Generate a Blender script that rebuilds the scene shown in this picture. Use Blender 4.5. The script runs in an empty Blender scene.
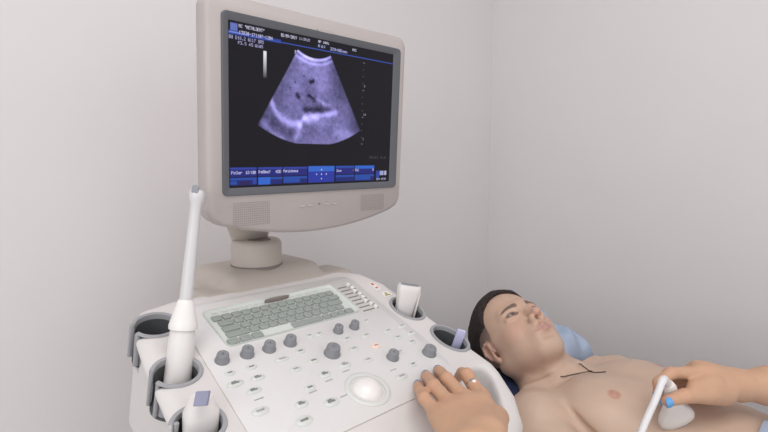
import bpy, math, random
import numpy as np
from math import sin, cos, pi, atan, radians, sqrt

# ------------------------------------------------------------------ camera, world, lights
SC = bpy.context.scene
COL = SC.collection
FPX = 512.0
PITCH = atan(56 / 512)
ZC = 1.25
cam_data = bpy.data.cameras.new('camera'); cam = bpy.data.objects.new('camera', cam_data); COL.objects.link(cam)
cam_data.sensor_width = 36; cam_data.lens = 36 * FPX / 768; cam_data.clip_start = .02
cam.location = (0, 0, ZC); cam.rotation_euler = (pi / 2 - PITCH, 0, 0)
SC.camera = cam
SC.view_settings.view_transform = 'Standard'; SC.view_settings.look = 'None'
SC.view_settings.gamma = 1; SC.view_settings.use_curve_mapping = False
SC.view_settings.exposure = 0.0
world = bpy.data.worlds.new('world'); SC.world = world; world.use_nodes = True
bg = world.node_tree.nodes['Background']; bg.inputs[0].default_value = (.93, .95, 1.0, 1); bg.inputs[1].default_value = .80

def area(name, loc, target, size, power, col):
    l = bpy.data.lights.new(name, 'AREA'); l.shape = 'RECTANGLE'; l.size, l.size_y = size; l.energy = power; l.color = col
    o = bpy.data.objects.new(name, l); COL.objects.link(o); o.location = loc
    d = np.array(target, float) - np.array(loc, float)
    import mathutils
    o.rotation_euler = mathutils.Vector(d).to_track_quat('-Z', 'Y').to_euler()
    return o
area('ceiling_lamp', (.25, -.1, 2.62), (.25, .1, 0), (1.5, 1.2), 22, (1, .97, .95))
area('camera_side_fill', (-.8, -2.5, 1.9), (.9, 1.7, .2), (2.4, 1.6), 26, (1, .98, .97))  # added fill from behind the camera to lift the walls, not a window
area('side_wall_fill', (1.7, -1.1, 1.7), (.75, 1.75, .2), (1.3, 1.1), 4, (1, .93, .92))  # added weak fill from the right, aimed low at the walls; no window there

# ------------------------------------------------------------------ frames
def V3(*a): return np.array(a, float)
def unit(v): v = np.array(v, float); return v / np.linalg.norm(v)
CAM = V3(0, 0, ZC)
def ray(px, py):
    x = (px - 384) / FPX; y = -(py - 216) / FPX
    return V3(x, cos(PITCH) + y * sin(PITCH), -sin(PITCH) + y * cos(PITCH))
def at(px, py, d):
    r = ray(px, py); return CAM + r / r[1] * d
class Frame:
    def __init__(s, o, x, y, z): s.o = np.array(o, float); s.M = np.stack([unit(x), unit(y), unit(z)], 1)
    def w(s, p): return np.asarray(p, float) @ s.M.T + s.o
    def l(s, p): return (np.asarray(p, float) - s.o) @ s.M
    def hit(s, px, py, h=0):
        r = ray(px, py); n = s.M[:, 2]; o = s.o + n * h
        return s.l(CAM + r * (((o - CAM) @ n) / (r @ n)))
PU = unit((.72, .694, 0)); PV = V3(-PU[1], PU[0], 0); SL = radians(20)
PW = PV * cos(SL) + V3(0, 0, sin(SL)); PN = np.cross(PU, PW)
PF = Frame(at(210.8, 321.2, .795), PU, PW, PN)                 # console panel
MF = Frame((-.11087, .91528, 1.33173), (.69879, .71533, .00055), (.03573, -.03568, .99872), (.71443, -.6979, -.05049))
HF = Frame((PF.o[0], PF.o[1], 0), PU, PV, (0, 0, 1))           # console, horizontal
WF = Frame((0, 0, 0), (1, 0, 0), (0, 1, 0), (0, 0, 1))
BA = unit((.671, -.741, 0)); BB = np.cross((0, 0, 1), BA)
BF = Frame((.416, 1.08, 0), BA, BB, (0, 0, 1))                 # patient: a to feet, b to his left, z

# ------------------------------------------------------------------ materials
def lin(c):
    c = [x / 255 for x in c]; return tuple([x / 12.92 if x <= .04045 else ((x + .055) / 1.055) ** 2.4 for x in c]) + (1,)
MATS = {}
def mat(name, rgb=(200, 200, 200), rough=.5, spec=.5, metal=0, noise=0, nscale=40, bump=0, bscale=200, attr=False, sss=0, emit=None, estr=0, alpha=1, trans=0, coat=0, wave=None):
    if name in MATS: return MATS[name]
    m = bpy.data.materials.new(name); m.use_nodes = True; nt = m.node_tree; b = nt.nodes['Principled BSDF']
    b.inputs['Roughness'].default_value = rough; b.inputs['Specular IOR Level'].default_value = spec
    b.inputs['Metallic'].default_value = metal; b.inputs['Base Color'].default_value = lin(rgb)
    b.inputs['Alpha'].default_value = alpha; b.inputs['Transmission Weight'].default_value = trans
    b.inputs['Coat Weight'].default_value = coat
    tc = nt.nodes.new('ShaderNodeTexCoord')
    src = None
    if attr:
        a = nt.nodes.new('ShaderNodeAttribute'); a.attribute_name = 'Col'; src = a.outputs['Color']
    if noise:
        n = nt.nodes.new('ShaderNodeTexNoise'); n.inputs['Scale'].default_value = nscale; n.inputs['Detail'].default_value = 4
        nt.links.new(tc.outputs['Object'], n.inputs['Vector'])
        mx = nt.nodes.new('ShaderNodeMixRGB'); mx.blend_type = 'MULTIPLY'; mx.inputs[0].default_value = 1
        rp = nt.nodes.new('ShaderNodeMapRange'); rp.inputs[1].default_value = .3; rp.inputs[2].default_value = .7; rp.inputs[3].default_value = 1 - noise; rp.inputs[4].default_value = 1 + noise
        nt.links.new(n.outputs['Fac'], rp.inputs[0]); nt.links.new(rp.outputs[0], mx.inputs[2])
        if src: nt.links.new(src, mx.inputs[1])
        else: mx.inputs[1].default_value = lin(rgb)
        src = mx.outputs[0]
    if src: nt.links.new(src, b.inputs['Base Color'])
    if bump:
        n2 = nt.nodes.new('ShaderNodeTexNoise'); n2.inputs['Scale'].default_value = bscale; n2.inputs['Detail'].default_value = 3
        nt.links.new(tc.outputs['Object'], n2.inputs['Vector'])
        if wave:
            mp = nt.nodes.new('ShaderNodeMapping'); mp.inputs['Scale'].default_value = wave
            nt.links.new(tc.outputs['Object'], mp.inputs[0]); nt.links.new(mp.outputs[0], n2.inputs['Vector'])
        bp = nt.nodes.new('ShaderNodeBump'); bp.inputs['Strength'].default_value = bump; bp.inputs['Distance'].default_value = .002
        nt.links.new(n2.outputs['Fac'], bp.inputs['Height']); nt.links.new(bp.outputs[0], b.inputs['Normal'])
    if sss:
        b.inputs['Subsurface Weight'].default_value = sss; b.inputs['Subsurface Radius'].default_value = (1, .35, .2); b.inputs['Subsurface Scale'].default_value = .006
    if emit == 'attr':
        nt.links.new(src, b.inputs['Emission Color']); b.inputs['Emission Strength'].default_value = estr
        for l in list(b.inputs['Base Color'].links): nt.links.remove(l)
    elif emit:
        b.inputs['Emission Color'].default_value = lin(emit); b.inputs['Emission Strength'].default_value = estr
    MATS[name] = m; return m
M_wall = mat('wall_paint', (217, 213, 213), .85, .2, noise=.008, nscale=5, bump=.05, bscale=60)
M_floor = mat('floor_tile', (226, 221, 216), .5, noise=.05, nscale=5)
M_ceil = mat('ceiling_paint', (196, 196, 196), .9)
M_case = mat('console_plastic', (214, 210, 208), .42, .4, noise=.012, nscale=14)
M_panel = mat('panel_plastic', (217, 215, 214), .45, .4, noise=.01, nscale=20)
M_warm = mat('warm_plastic', (187, 178, 169), .45, .4, noise=.012, nscale=14)
M_mon = mat('monitor_plastic', (179, 171, 168), .45, .4, noise=.01, nscale=14)
M_dark = mat('dark_bezel', (92, 94, 99), .45, .4, noise=.01, nscale=20)
M_rim = mat('rim_grey', (158, 158, 161), .5, .4, noise=.02, nscale=30)
M_cup = mat('cup_dark', (84, 86, 88), .7, .3, noise=.03, nscale=30)
M_knob = mat('knob_grey', (134, 135, 140), .5, .4, noise=.03, nscale=60)
M_key = mat('key_grey', (150, 157, 152), .55, .35, noise=.03, nscale=80)
M_kb = mat('keyboard_base', (208, 213, 208), .5, .35, noise=.01, nscale=40)
M_btn = mat('button_white', (212, 213, 209), .4, .4, noise=.01, nscale=60)
M_dot = mat('grille_dot', (150, 143, 139), .7, noise=.02)
M_mark = mat('marking_grey', (160, 162, 162), .6, noise=.05, nscale=90)
M_ink = mat('marking_dark', (128, 133, 130), .6, noise=.05, nscale=90)
M_lit = mat('lit_button', (232, 205, 192), .4, emit=(255, 150, 110), estr=.16, noise=.01)
M_ball = mat('trackball_white', (232, 229, 226), .25, .5, noise=.005)
M_seam = mat('seam_dark', (132, 122, 116), .7, noise=.02)
M_white = mat('probe_white', (226, 222, 219), .35, .45, noise=.01, nscale=30)
M_sheath = mat('sheath_white', (206, 204, 205), .3, .5, noise=.01, nscale=30)
M_lens = mat('lens_grey', (138, 140, 148), .5, noise=.03, nscale=60)
M_lav = mat('label_blue_grey', (134, 135, 158), .4, noise=.02, nscale=60)
M_cable = mat('cable_white', (222, 220, 220), .45, noise=.01)
M_stick = mat('lilac_plastic', (190, 190, 222), .25, .5, noise=.02, nscale=30)
M_skin = mat('skin_patient', attr=True, rough=.45, spec=.35, sss=.12, bump=.12, bscale=260, noise=.03, nscale=30)
M_skin2 = mat('skin_operator', attr=True, rough=.5, spec=.35, sss=.12, bump=.2, bscale=330, noise=.035, nscale=45)
M_hair = mat('hair_dark', (52, 44, 42), .75, .25, noise=.35, nscale=420, bump=.9, bscale=600)
M_eye = mat('eye', attr=True, rough=.12, spec=.6)
M_nail = mat('nail_blue', (96, 160, 216), .2, .6, noise=.01)
M_ring = mat('ring_metal', (214, 208, 200), .2, metal=1, noise=.01)
M_stone = mat('ring_stone', (240, 240, 245), .08, spec=.9, noise=.01)
M_cord = mat('necklace_cord', (70, 56, 48), .6, noise=.1, nscale=300)
M_navy = mat('couch_navy', (44, 54, 84), .55, .35, noise=.03, nscale=30)
M_couch = mat('couch_cover', (214, 218, 222), .7, .3, noise=.02, nscale=30)
M_blue = mat('sheet_blue', (166, 181, 203), .8, .2, noise=.04, nscale=26, bump=.35, bscale=50)
M_sleeve = mat('sleeve_white', (225, 228, 232), .85, .15, noise=.02, nscale=30, bump=.3, bscale=60)
M_steel = mat('steel', (170, 172, 176), .35, metal=.9, noise=.02)
M_rubber = mat('rubber', (50, 50, 52), .7, noise=.03)
M_screen = mat('screen_face', attr=True, rough=.3, spec=.12, emit='attr', estr=1.0, rgb=(8, 8, 9))
M_yel = mat('sticker_yellow', (226, 210, 80), .5, noise=.02)
M_red = mat('sticker_red', (196, 110, 84), .5, noise=.02)
M_stw = mat('sticker_white', (232, 232, 228), .5, noise=.01)
M_fix = mat('lamp_diffuser', (240, 240, 240), .5, emit=(255, 250, 245), estr=1.5)

# ------------------------------------------------------------------ object helpers
def wloc(o): return np.array(o['_loc']) if o is not None and '_loc' in o else np.zeros(3)
def empty(name, loc, label=None, cat=None, group=None):
    o = bpy.data.objects.new(name, None); COL.objects.link(o); o.location = loc; o.empty_display_size = .05
    o['_loc'] = [float(x) for x in loc]
    tag(o, label, cat, group); return o
def tag(o, label=None, cat=None, group=None, kind=None):
    if label: o['label'] = label
    if cat: o['category'] = cat
    if group: o['group'] = group
    if kind: o['kind'] = kind
    return o
def mesh_obj(name, V, Fc, mats, parent=None, smooth=True, cols=None, mi=None, origin=None, label=None):
    """V are world coordinates"""
    V = np.asarray(V, float).reshape(-1, 3)
    if parent is not None: org = wloc(parent) if parent.type == 'EMPTY' and origin is None else (V.mean(0) if origin is None else np.array(origin, float))
    else: org = np.array(origin, float) if origin is not None else V3(*V.mean(0)[:2], V[:, 2].min())
    me = bpy.data.meshes.new(name)
    if isinstance(Fc, np.ndarray) and len(Fc):
        n = Fc.shape[1]
        me.vertices.add(len(V)); me.vertices.foreach_set('co', (V - org).astype(np.float32).ravel())
        me.loops.add(Fc.size); me.loops.foreach_set('vertex_index', Fc.astype(np.int32).ravel())
        me.polygons.add(len(Fc)); me.polygons.foreach_set('loop_start', np.arange(0, Fc.size, n, dtype=np.int32))
        me.polygons.foreach_set('loop_total', np.full(len(Fc), n, dtype=np.int32))
        me.update(calc_edges=True)
    else:
        me.from_pydata([tuple(v) for v in V - org], [], [tuple(int(i) for i in f) for f in Fc])
        me.update()
    if cols is not None:
        ca = me.color_attributes.new('Col', 'FLOAT_COLOR', 'POINT')
        c4 = np.ones((len(V), 4), np.float32); c4[:, :3] = cols; ca.data.foreach_set('color', c4.ravel())
    for m in (mats if isinstance(mats, (list, tuple)) else [mats]): me.materials.append(m)
    if mi is not None: me.polygons.foreach_set('material_index', np.asarray(mi, dtype=np.int32))
    me.polygons.foreach_set('use_smooth', np.full(len(me.polygons), bool(smooth)))
    me.update()
    o = bpy.data.objects.new(name, me); COL.objects.link(o)
    o['_loc'] = [float(x) for x in org]
    if parent is not None: o.parent = parent; o.location = tuple(org - wloc(parent))
    else: o.location = tuple(org)
    if label: o['label'] = label
    return o
class MB:
    """mesh builder in a frame; faces carry a material index"""
    def __init__(s, F=WF): s.F = F; s.V = []; s.f = []; s.m = []; s.n = 0
    def add(s, V, Fc, m=0):
        V = np.asarray(V, float); s.V.append(s.F.w(V)); s.f += [tuple(i + s.n for i in f) for f in Fc]; s.m += [m] * len(Fc); s.n += len(V); return s
    def loft(s, rings, m=0, caps=True, closed=True):
        n = len(rings[0]); V = [p for r in rings for p in r]; Fc = []
        for i in range(len(rings) - 1):
            for j in range(n if closed else n - 1):
                k = (j + 1) % n; Fc.append((i * n + j, i * n + k, (i + 1) * n + k, (i + 1) * n + j))
        if caps: Fc.append(tuple(range(n))[::-1]); Fc.append(tuple((len(rings) - 1) * n + j for j in range(n)))
        return s.add(V, Fc, m)
    def lathe(s, c, prof, m=0, seg=24, sx=1, sy=1, caps=True, ax=None):
        c = np.array(c, float); rings = []
        for r, z in prof:
            rings.append([c + V3(r * sx * cos(t), r * sy * sin(t), z) for t in np.linspace(0, 2 * pi, seg, endpoint=False)])
        return s.loft(rings, m, caps)
    def rbox(s, c, h, r=.004, m=0, seg=4, br=None, top_scale=1, top_shift=(0, 0)):
        """box with rounded outline and rounded top edge (z axis of the frame)"""
        c = np.array(c, float); br = r * .6 if br is None else br; rings = []
        def ring(ins, z, sc=1, sh=(0, 0)):
            out = []; hx, hy = h[0] - ins, h[1] - ins; rr = max(min(r, hx, hy) - 0, 1e-4)
            for q, (sx, sy) in enumerate(((1, 1), (-1, 1), (-1, -1), (1, -1))):
                for t in np.linspace(0, pi / 2, seg + 1):
                    a = t + q * pi / 2
                    out.append(c + V3((sx * (hx - rr) + rr * cos(a)) * sc + sh[0], (sy * (hy - rr) + rr * sin(a)) * sc + sh[1], z))
            return out
        for t in np.linspace(0, pi / 2, 4): rings.append(ring(br * (1 - sin(t)), -h[2] + br * (1 - cos(t))))
        for t in np.linspace(pi / 2, 0, 4): rings.append(ring(br * (1 - sin(t)), h[2] - br * (1 - cos(t)), top_scale, top_shift))
        return s.loft(rings, m)
    def tube(s, pts, r, m=0, seg=12, caps=True):
        pts = [np.array(p, float) for p in pts]; n = len(pts); rs = r if hasattr(r, '__len__') else [r] * n; rings = []; up = None
        for i, p in enumerate(pts):
            t = unit(pts[min(i + 1, n - 1)] - pts[max(i - 1, 0)])
            if up is None: up = unit(np.cross(t, (0.3, .5, .81) if abs(t[2]) < .9 else (1, 0, 0)))
            up = unit(up - t * (up @ t)); bi = np.cross(t, up)
            rings.append([p + rs[i] * (up * cos(a) + bi * sin(a)) for a in np.linspace(0, 2 * pi, seg, endpoint=False)])
        return s.loft(rings, m, caps)
    def build(s, name, mats, parent=None, smooth=True, label=None, origin=None):
        o = mesh_obj(name, np.concatenate(s.V), s.f, mats, parent, smooth, mi=s.m, label=label, origin=origin)
        if smooth:
            import bmesh
            bm = bmesh.new(); bm.from_mesh(o.data); bmesh.ops.recalc_face_normals(bm, faces=bm.faces)
            for e in bm.edges:
                if len(e.link_faces) == 2 and e.calc_face_angle(0) > radians(42): e.smooth = False
            bm.to_mesh(o.data); bm.free()
        return o
def spline(P, n=8):
    P = [np.array(p, float) for p in P]; Q = [2 * P[0] - P[1]] + P + [2 * P[-1] - P[-2]]; out = []
    for i in range(1, len(Q) - 2):
        for t in np.linspace(0, 1, n, endpoint=False):
            a, b, c, d = Q[i - 1:i + 3]
            out.append(.5 * (2 * b + (c - a) * t + (2 * a - 5 * b + 4 * c - d) * t * t + (3 * b - a - 3 * c + d) * t ** 3))
    out.append(P[-1]); return out

# ------------------------------------------------------------------ distance-field modelling
def smin(a, b, k):
    if k <= 0: return np.minimum(a, b)
    h = np.maximum(k - np.abs(a - b), 0) / k; return np.minimum(a, b) - h * h * k * .25
def smax(a, b, k): return -smin(-a, -b, k)
class Field:
    def __init__(s, xs, ys, zs):
        s.a = [np.asarray(v, np.float32) for v in (xs, ys, zs)]
        s.F = np.full([len(v) for v in s.a], 9., np.float32)
    def op(s, fn, lo, hi, k=0, kind='u', pad=None):
        pad = (k + .012) if pad is None else pad; sl = []
        for i in range(3):
            a, b = np.searchsorted(s.a[i], [lo[i] - pad, hi[i] + pad]); sl.append(slice(max(a - 1, 0), min(b + 1, len(s.a[i]))))
        if any(q.stop - q.start < 1 for q in sl): return s
        X = s.a[0][sl[0]][:, None, None]; Y = s.a[1][sl[1]][None, :, None]; Z = s.a[2][sl[2]][None, None, :]
        d = fn(X, Y, Z).astype(np.float32); f = s.F[tuple(sl)]
        s.F[tuple(sl)] = smin(f, d, k) if kind == 'u' else smax(f, -d, k) if kind == 's' else smax(f, d, k)
        return s
    def cone(s, a, b, ra, rb, k=0, kind='u'):
        a = np.array(a, float); b = np.array(b, float); ab = b - a; L = max(ab @ ab, 1e-12)
        def fn(X, Y, Z):
            t = np.clip(((X - a[0]) * ab[0] + (Y - a[1]) * ab[1] + (Z - a[2]) * ab[2]) / L, 0, 1)
            return np.sqrt((X - a[0] - ab[0] * t) ** 2 + (Y - a[1] - ab[1] * t) ** 2 + (Z - a[2] - ab[2] * t) ** 2) - (ra + (rb - ra) * t)
        R = max(ra, rb); return s.op(fn, np.minimum(a, b) - R, np.maximum(a, b) + R, k, kind)
    def chain(s, pts, rs, k=0, kk=.006):
        for i in range(len(pts) - 1): s.cone(pts[i], pts[i + 1], rs[i], rs[i + 1], k if i == 0 else kk)
        return s
    def ell(s, c, r, k=0, kind='u', M=None):
        """M: columns are the ellipsoid's axes in grid space"""
        c = np.array(c, float); r = np.array(r, float); M = np.eye(3) if M is None else M
        def fn(X, Y, Z):
            x, y, z = X - c[0], Y - c[1], Z - c[2]
            p = [(x * M[0, i] + y * M[1, i] + z * M[2, i]) for i in range(3)]
            k0 = np.sqrt(sum((p[i] / r[i]) ** 2 for i in range(3))); k1 = np.sqrt(sum((p[i] / r[i] ** 2) ** 2 for i in range(3)))
            return k0 * (k0 - 1) / np.maximum(k1, 1e-6)
        R = np.sqrt((M ** 2) @ (r ** 2)); return s.op(fn, c - R, c + R, k, kind)
    def net(s):
        F = s.F; S = F < 0; X, Y, Z = s.a
        act = np.zeros([n - 1 for n in F.shape], bool); cnt = np.zeros(act.shape, np.uint8)
        for i in (0, 1):
            for j in (0, 1):
                for k in (0, 1): cnt += S[i:F.shape[0] - 1 + i, j:F.shape[1] - 1 + j, k:F.shape[2] - 1 + k]
        act = (cnt > 0) & (cnt < 8); I, J, K = np.nonzero(act); n = len(I)
        idx = np.full(act.shape, -1, np.int32); idx[I, J, K] = np.arange(n)
        pos = np.zeros((n, 3)); w = np.zeros(n)
        corners = [(i, j, k) for i in (0, 1) for j in (0, 1) for k in (0, 1)]
        for a in corners:
            for ax in range(3):
                if a[ax]: continue
                b = list(a); b[ax] = 1
                fa = F[I + a[0], J + a[1], K + a[2]]; fb = F[I + b[0], J + b[1], K + b[2]]
                m = (fa < 0) != (fb < 0); t = np.where(m, fa / np.where(m, fa - fb, 1), 0)
                pa = np.stack([X[I + a[0]], Y[J + a[1]], Z[K + a[2]]], 1); pb = np.stack([X[I + b[0]], Y[J + b[1]], Z[K + b[2]]], 1)
                pos += np.where(m[:, None], pa + (pb - pa) * t[:, None], 0); w += m
        pos /= w[:, None]; faces = []
        for ax in range(3):
            s0 = [slice(None)] * 3; s1 = [slice(None)] * 3; s0[ax] = slice(0, -1); s1[ax] = slice(1, None)
            A_, B_ = S[tuple(s0)], S[tuple(s1)]; u, v = [(1, 2), (2, 0), (0, 1)][ax]
            ch = A_ != B_; q = np.array(np.nonzero(ch)); ok = (q[u] > 0) & (q[v] > 0)
            for d_ in (u, v): ok &= q[d_] < F.shape[d_] - 1
            q = q[:, ok]; ins = A_[tuple(q)]
            def cell(du, dv): p = q.copy(); p[u] -= du; p[v] -= dv; return idx[tuple(p)]
            f = np.stack([cell(1, 1), cell(0, 1), cell(0, 0), cell(1, 0)], 1); f[~ins] = f[~ins][:, ::-1]; faces.append(f)
        return pos, np.concatenate(faces)
def relax(V, Fc, it=2, lam=.5):
    e = np.concatenate([Fc[:, [i, (i + 1) % 4]] for i in range(4)]); n = len(V)
    for _ in range(it):
        s = np.zeros((n, 3)); c = np.bincount(e[:, 0], minlength=n) + np.bincount(e[:, 1], minlength=n)
        for q in range(3): s[:, q] = np.bincount(e[:, 0], V[e[:, 1], q], n) + np.bincount(e[:, 1], V[e[:, 0], q], n)
        V = V + lam * (s / np.maximum(c, 1)[:, None] - V)
    return V
def axis(*seg):
    out = [seg[0][0]]
    for a, b, h in seg:
        n = max(1, int(round((b - a) / h))); out += list(a + (b - a) * np.arange(1, n + 1) / n)
    return np.array(out)
def poly_sd(X, Y, P):
    d = np.full(np.broadcast(X, Y).shape, 1e9); s = np.ones_like(d)
    for i in range(len(P)):
        a = P[i]; b = P[i - 1]; ex, ey = b[0] - a[0], b[1] - a[1]; wx, wy = X - a[0], Y - a[1]
        t = np.clip((wx * ex + wy * ey) / (ex * ex + ey * ey), 0, 1); d = np.minimum(d, (wx - ex * t) ** 2 + (wy - ey * t) ** 2)
        c1 = Y >= a[1]; c2 = Y < b[1]; c3 = ex * wy > ey * wx
        s = np.where((c1 & c2 & c3) | (~c1 & ~c2 & ~c3), -s, s)
    return s * np.sqrt(d)
def sstep(a, b, x): t = np.clip((x - a) / (b - a), 0, 1); return t * t * (3 - 2 * t)

# ------------------------------------------------------------------ the room
def quad(name, pts, m, kind='structure'):
    pts = [np.array(p, float) for p in pts]; n = unit(np.cross(pts[1] - pts[0], pts[3] - pts[0])) * -.1
    V = pts + [p + n for p in pts]
    o = mesh_obj(name, V, [(0, 1, 2, 3), (7, 6, 5, 4), (0, 4, 5, 1), (1, 5, 6, 2), (2, 6, 7, 3), (3, 7, 4, 0)], m, None, False, origin=V[0])
    return tag(o, kind=kind)
CR = V3(.405, 1.96, 0); DL = -BB; DR = BA; LW = 3.3; LR = 3.6; HH = 2.75
def up(p, z): return V3(p[0], p[1], z)
quad('wall_left', [CR + DL * LW, CR, up(CR, HH), up(CR + DL * LW, HH)], M_wall)
quad('wall_right', [CR, CR + DR * LR, up(CR + DR * LR, HH), up(CR, HH)], M_wall)
quad('floor', [CR + DL * LW + DR * LR, CR + DR * LR, CR, CR + DL * LW], M_floor)
quad('ceiling', [up(CR + DL * LW, HH), up(CR, HH), up(CR + DR * LR, HH), up(CR + DL * LW + DR * LR, HH)], M_ceil)
FL = Frame(CR, -DL, DR, (0, 0, 1))
b = MB(Frame(CR, DR, -DL, (0, 0, 1))); b.rbox((LR / 2, -.008, .045), (LR / 2 - .01, .008, .045), .003); tag(b.build('baseboard_right', M_stw), kind='structure')
b = MB(Frame(CR, DR, -DL, (0, 0, 1))); b.rbox((.008, -LW / 2, .045), (.008, LW / 2 - .01, .045), .003); tag(b.build('baseboard_left', M_stw), kind='structure')

# ------------------------------------------------------------------ ultrasound machine
base_c = HF.w((.13, -.08, 0))
US = empty('ultrasound_machine', (base_c[0], base_c[1], 0), 'cream ultrasound machine with a keyboard console and a monitor showing a scan', 'ultrasound machine')
HOL = [(-.078, .020, .029, .026), (-.090, -.090, .029, .027), (-.103, -.190, .029, .027)]   # left cups
HOR = [(.359, -.098, .0265, .035), (.368, -.204, .0265, .036)]                             # right cups
OUT = [(-.108, .045), (-.085, .074), (-.03, .086), (.31, .086), (.365, .055), (.389, .0), (.393, -.10), (.395, -.24), (.399, -.305), (.390, -.352), (.362, -.392), (.31, -.415), (.10, -.425), (-.08, -.41), (-.125, -.37), (-.134, -.2), (-.122, -.05)]
fd = Field(axis((-.17, .41, .0025)), axis((-.44, .12, .0025)), axis((-.20, .03, .0025)))
def body_fn(X, Y, Z):
    tp = .55 * np.maximum(0, -Z - .012)
    d2 = poly_sd(X - tp * sstep(.05, -.05, X), Y + 0 * Z, OUT); r = .022
    top = -np.maximum(0, -.292 - Y) * .32 - .0015 * sstep(-.286, -.292, Y) - .004 * sstep(-.054, -.05, -X) * 0
    bot = -.075; hz = (top - bot) / 2; zc = (top + bot) / 2
    qx = d2 + r; qy = np.abs(Z - zc) - hz + r
    return np.sqrt(np.maximum(qx, 0) ** 2 + np.maximum(qy, 0) ** 2) + np.minimum(np.maximum(qx, qy), 0) - r
fd.op(body_fn, (-.17, -.44, -.1), (.41, .12, .02))
def tier(X, Y, Z):
    qx, qy, qz = np.abs(X - .085) - .170, np.abs(Y + .13) - .15, np.abs(Z + .12) - .06
    return np.sqrt(np.maximum(qx, 0) ** 2 + np.maximum(qy, 0) ** 2 + np.maximum(qz, 0) ** 2) + np.minimum(np.maximum(np.maximum(qx, qy), qz), 0) - .02
fd.op(tier, (-.16, -.36, -.2), (.34, .06, -.03), .02)
def cyl(cx, cy, rx, ry, z0, k=.004):
    def fn(X, Y, Z):
        q = (np.sqrt(((X - cx) / rx) ** 2 + ((Y - cy) / ry) ** 2) - 1) * min(rx, ry)
        return np.maximum(q + 0 * Z, z0 - Z + 0 * X)
    fd.op(fn, (cx - rx, cy - ry, z0), (cx + rx, cy + ry, .03), k, 's')
for c in HOL + HOR: cyl(c[0], c[1], c[2] + .001, c[3] + .001, -.068)
for (cx, cy, rx, ry) in HOL:          # cable slots of the left cups, open to the side
    w_ = .0105
    fd.op(lambda X, Y, Z, cx=cx, cy=cy, w_=w_: np.maximum(np.maximum(np.abs(Y - cy) - w_, np.abs(X - (cx - .055)) - .045) + 0 * Z, -.062 - Z), (cx - .1, cy - w_, -.062), (cx - .01, cy + w_, .03), .006, 's')
fd.cone((.346, -.302, -.2), (.346, -.302, .1), .020, .020, .012, 's')
fd.cone((.322, -.345, -.2), (.322, -.345, .1), .020, .020, .012, 's')
fd.cone((.335, -.322, -.2), (.335, -.322, .1), .021, .021, .012, 's')
V_, F_ = fd.net(); V_ = relax(V_, F_, 2, .5)
mesh_obj('console_body', PF.w(V_), F_, M_case, US)
del fd
# central control panel plate with its parting line
def plate(P, z0, z1, name, m, r=.003, inset=.0012, label=None, par=US):
    cx = np.mean([p[0] for p in P]); b = MB(PF)
    def ring(ins, z):
        o = []
        for p in P:
            o.append(V3(p[0] - ins * np.sign(p[0] - cx), p[1], z))
        return o
    b.loft([ring(0, z0), ring(0, z1 - inset), ring(inset, z1)]); return b.build(name, m, par, label=label)
def rpoly(P, r=.02, n=6):
    out = []
    for i in range(len(P)):
        p = V3(*P[i], 0); a = unit(V3(*P[i - 1], 0) - p); c = unit(V3(*P[(i + 1) % len(P)], 0) - p)
        p0, p2 = p + a * r, p + c * r
        for t in np.linspace(0, 1, n): q = (1 - t) ** 2 * p0 + 2 * t * (1 - t) * p + t * t * p2; out.append((q[0], q[1]))
    return out
PLATE = rpoly([(-.044, .012), (-.062, -.288), (.30, -.288), (.318, -.20), (.322, .035), (.30, .05), (-.02, .05)], .014)
# thin dark parting line under the raised plate
b = MB(PF); b.loft([[V3(x, y, z) for x, y in PLATE] for z in (-.004, .0003)]); sm = b.build('parting_line', M_warm, US)
P2 = [(x * .9965 + .0004, -.118 + (y + .118) * .9965) for x, y in PLATE]
b = MB(PF); b.loft([[V3(x, y, z) for x, y in P2] for z in (-.003, .0012)] + [[V3(.13 + (x - .13) * .994, -.118 + (y + .118) * .994, .0020) for x, y in P2]]); b.build('control_panel', M_panel, US)
H0 = .0020

# cup rims and cups
def cup(c, gap=None, deep=.062):
    cx, cy, rx, ry = c; b = MB(PF); seg = 40
    angs = np.linspace(0, 2 * pi, seg, endpoint=False) if gap is None else np.linspace(pi + gap, 3 * pi - gap, seg)
    def ring(o, z): return [V3(cx + (rx + o) * cos(t), cy + (ry + o) * sin(t), z) for t in angs]
    rings = [ring(-.0005, -deep), ring(-.0005, -.002), ring(.0003, .0020), ring(.0020, .0028), ring(.0052, .0024), ring(.0062, .0)]
    b.loft(rings, 0, False, gap is None)
    o = b.build('cup_rim', M_rim, US)
    b = MB(PF); b.lathe((cx, cy, 0), [(1, -deep), (1, -deep + .004)], 0, 32, rx + .001, ry + .001)
    b.F = PF
    def ringi(o, z): return [V3(cx + (rx + o) * cos(t), cy + (ry + o) * sin(t), z) for t in angs]
    b.loft([ringi(-.0008, -deep), ringi(-.0012, -.006)], 0, False, gap is None)
    b.build('cup_liner', M_cup, o)
    if gap is not None:                                   # grey lips running down the slot
        for sg in (-1, 1):
            b = MB(PF); a = pi - sg * gap; y = cy + sg * .0105
            x0, x1 = cx - rx * .90, (-.122 if cy < -.05 else -.112)
            b.rbox(((x0 + x1) / 2, y + sg * .0015, -.0275), (abs(x1 - x0) / 2, .0028, .0295), .0026)
            b.build('slot_lip', M_rim, o)
for i, c in enumerate(HOL): cup(c, .36)
for c in HOR: cup(c)

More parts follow.
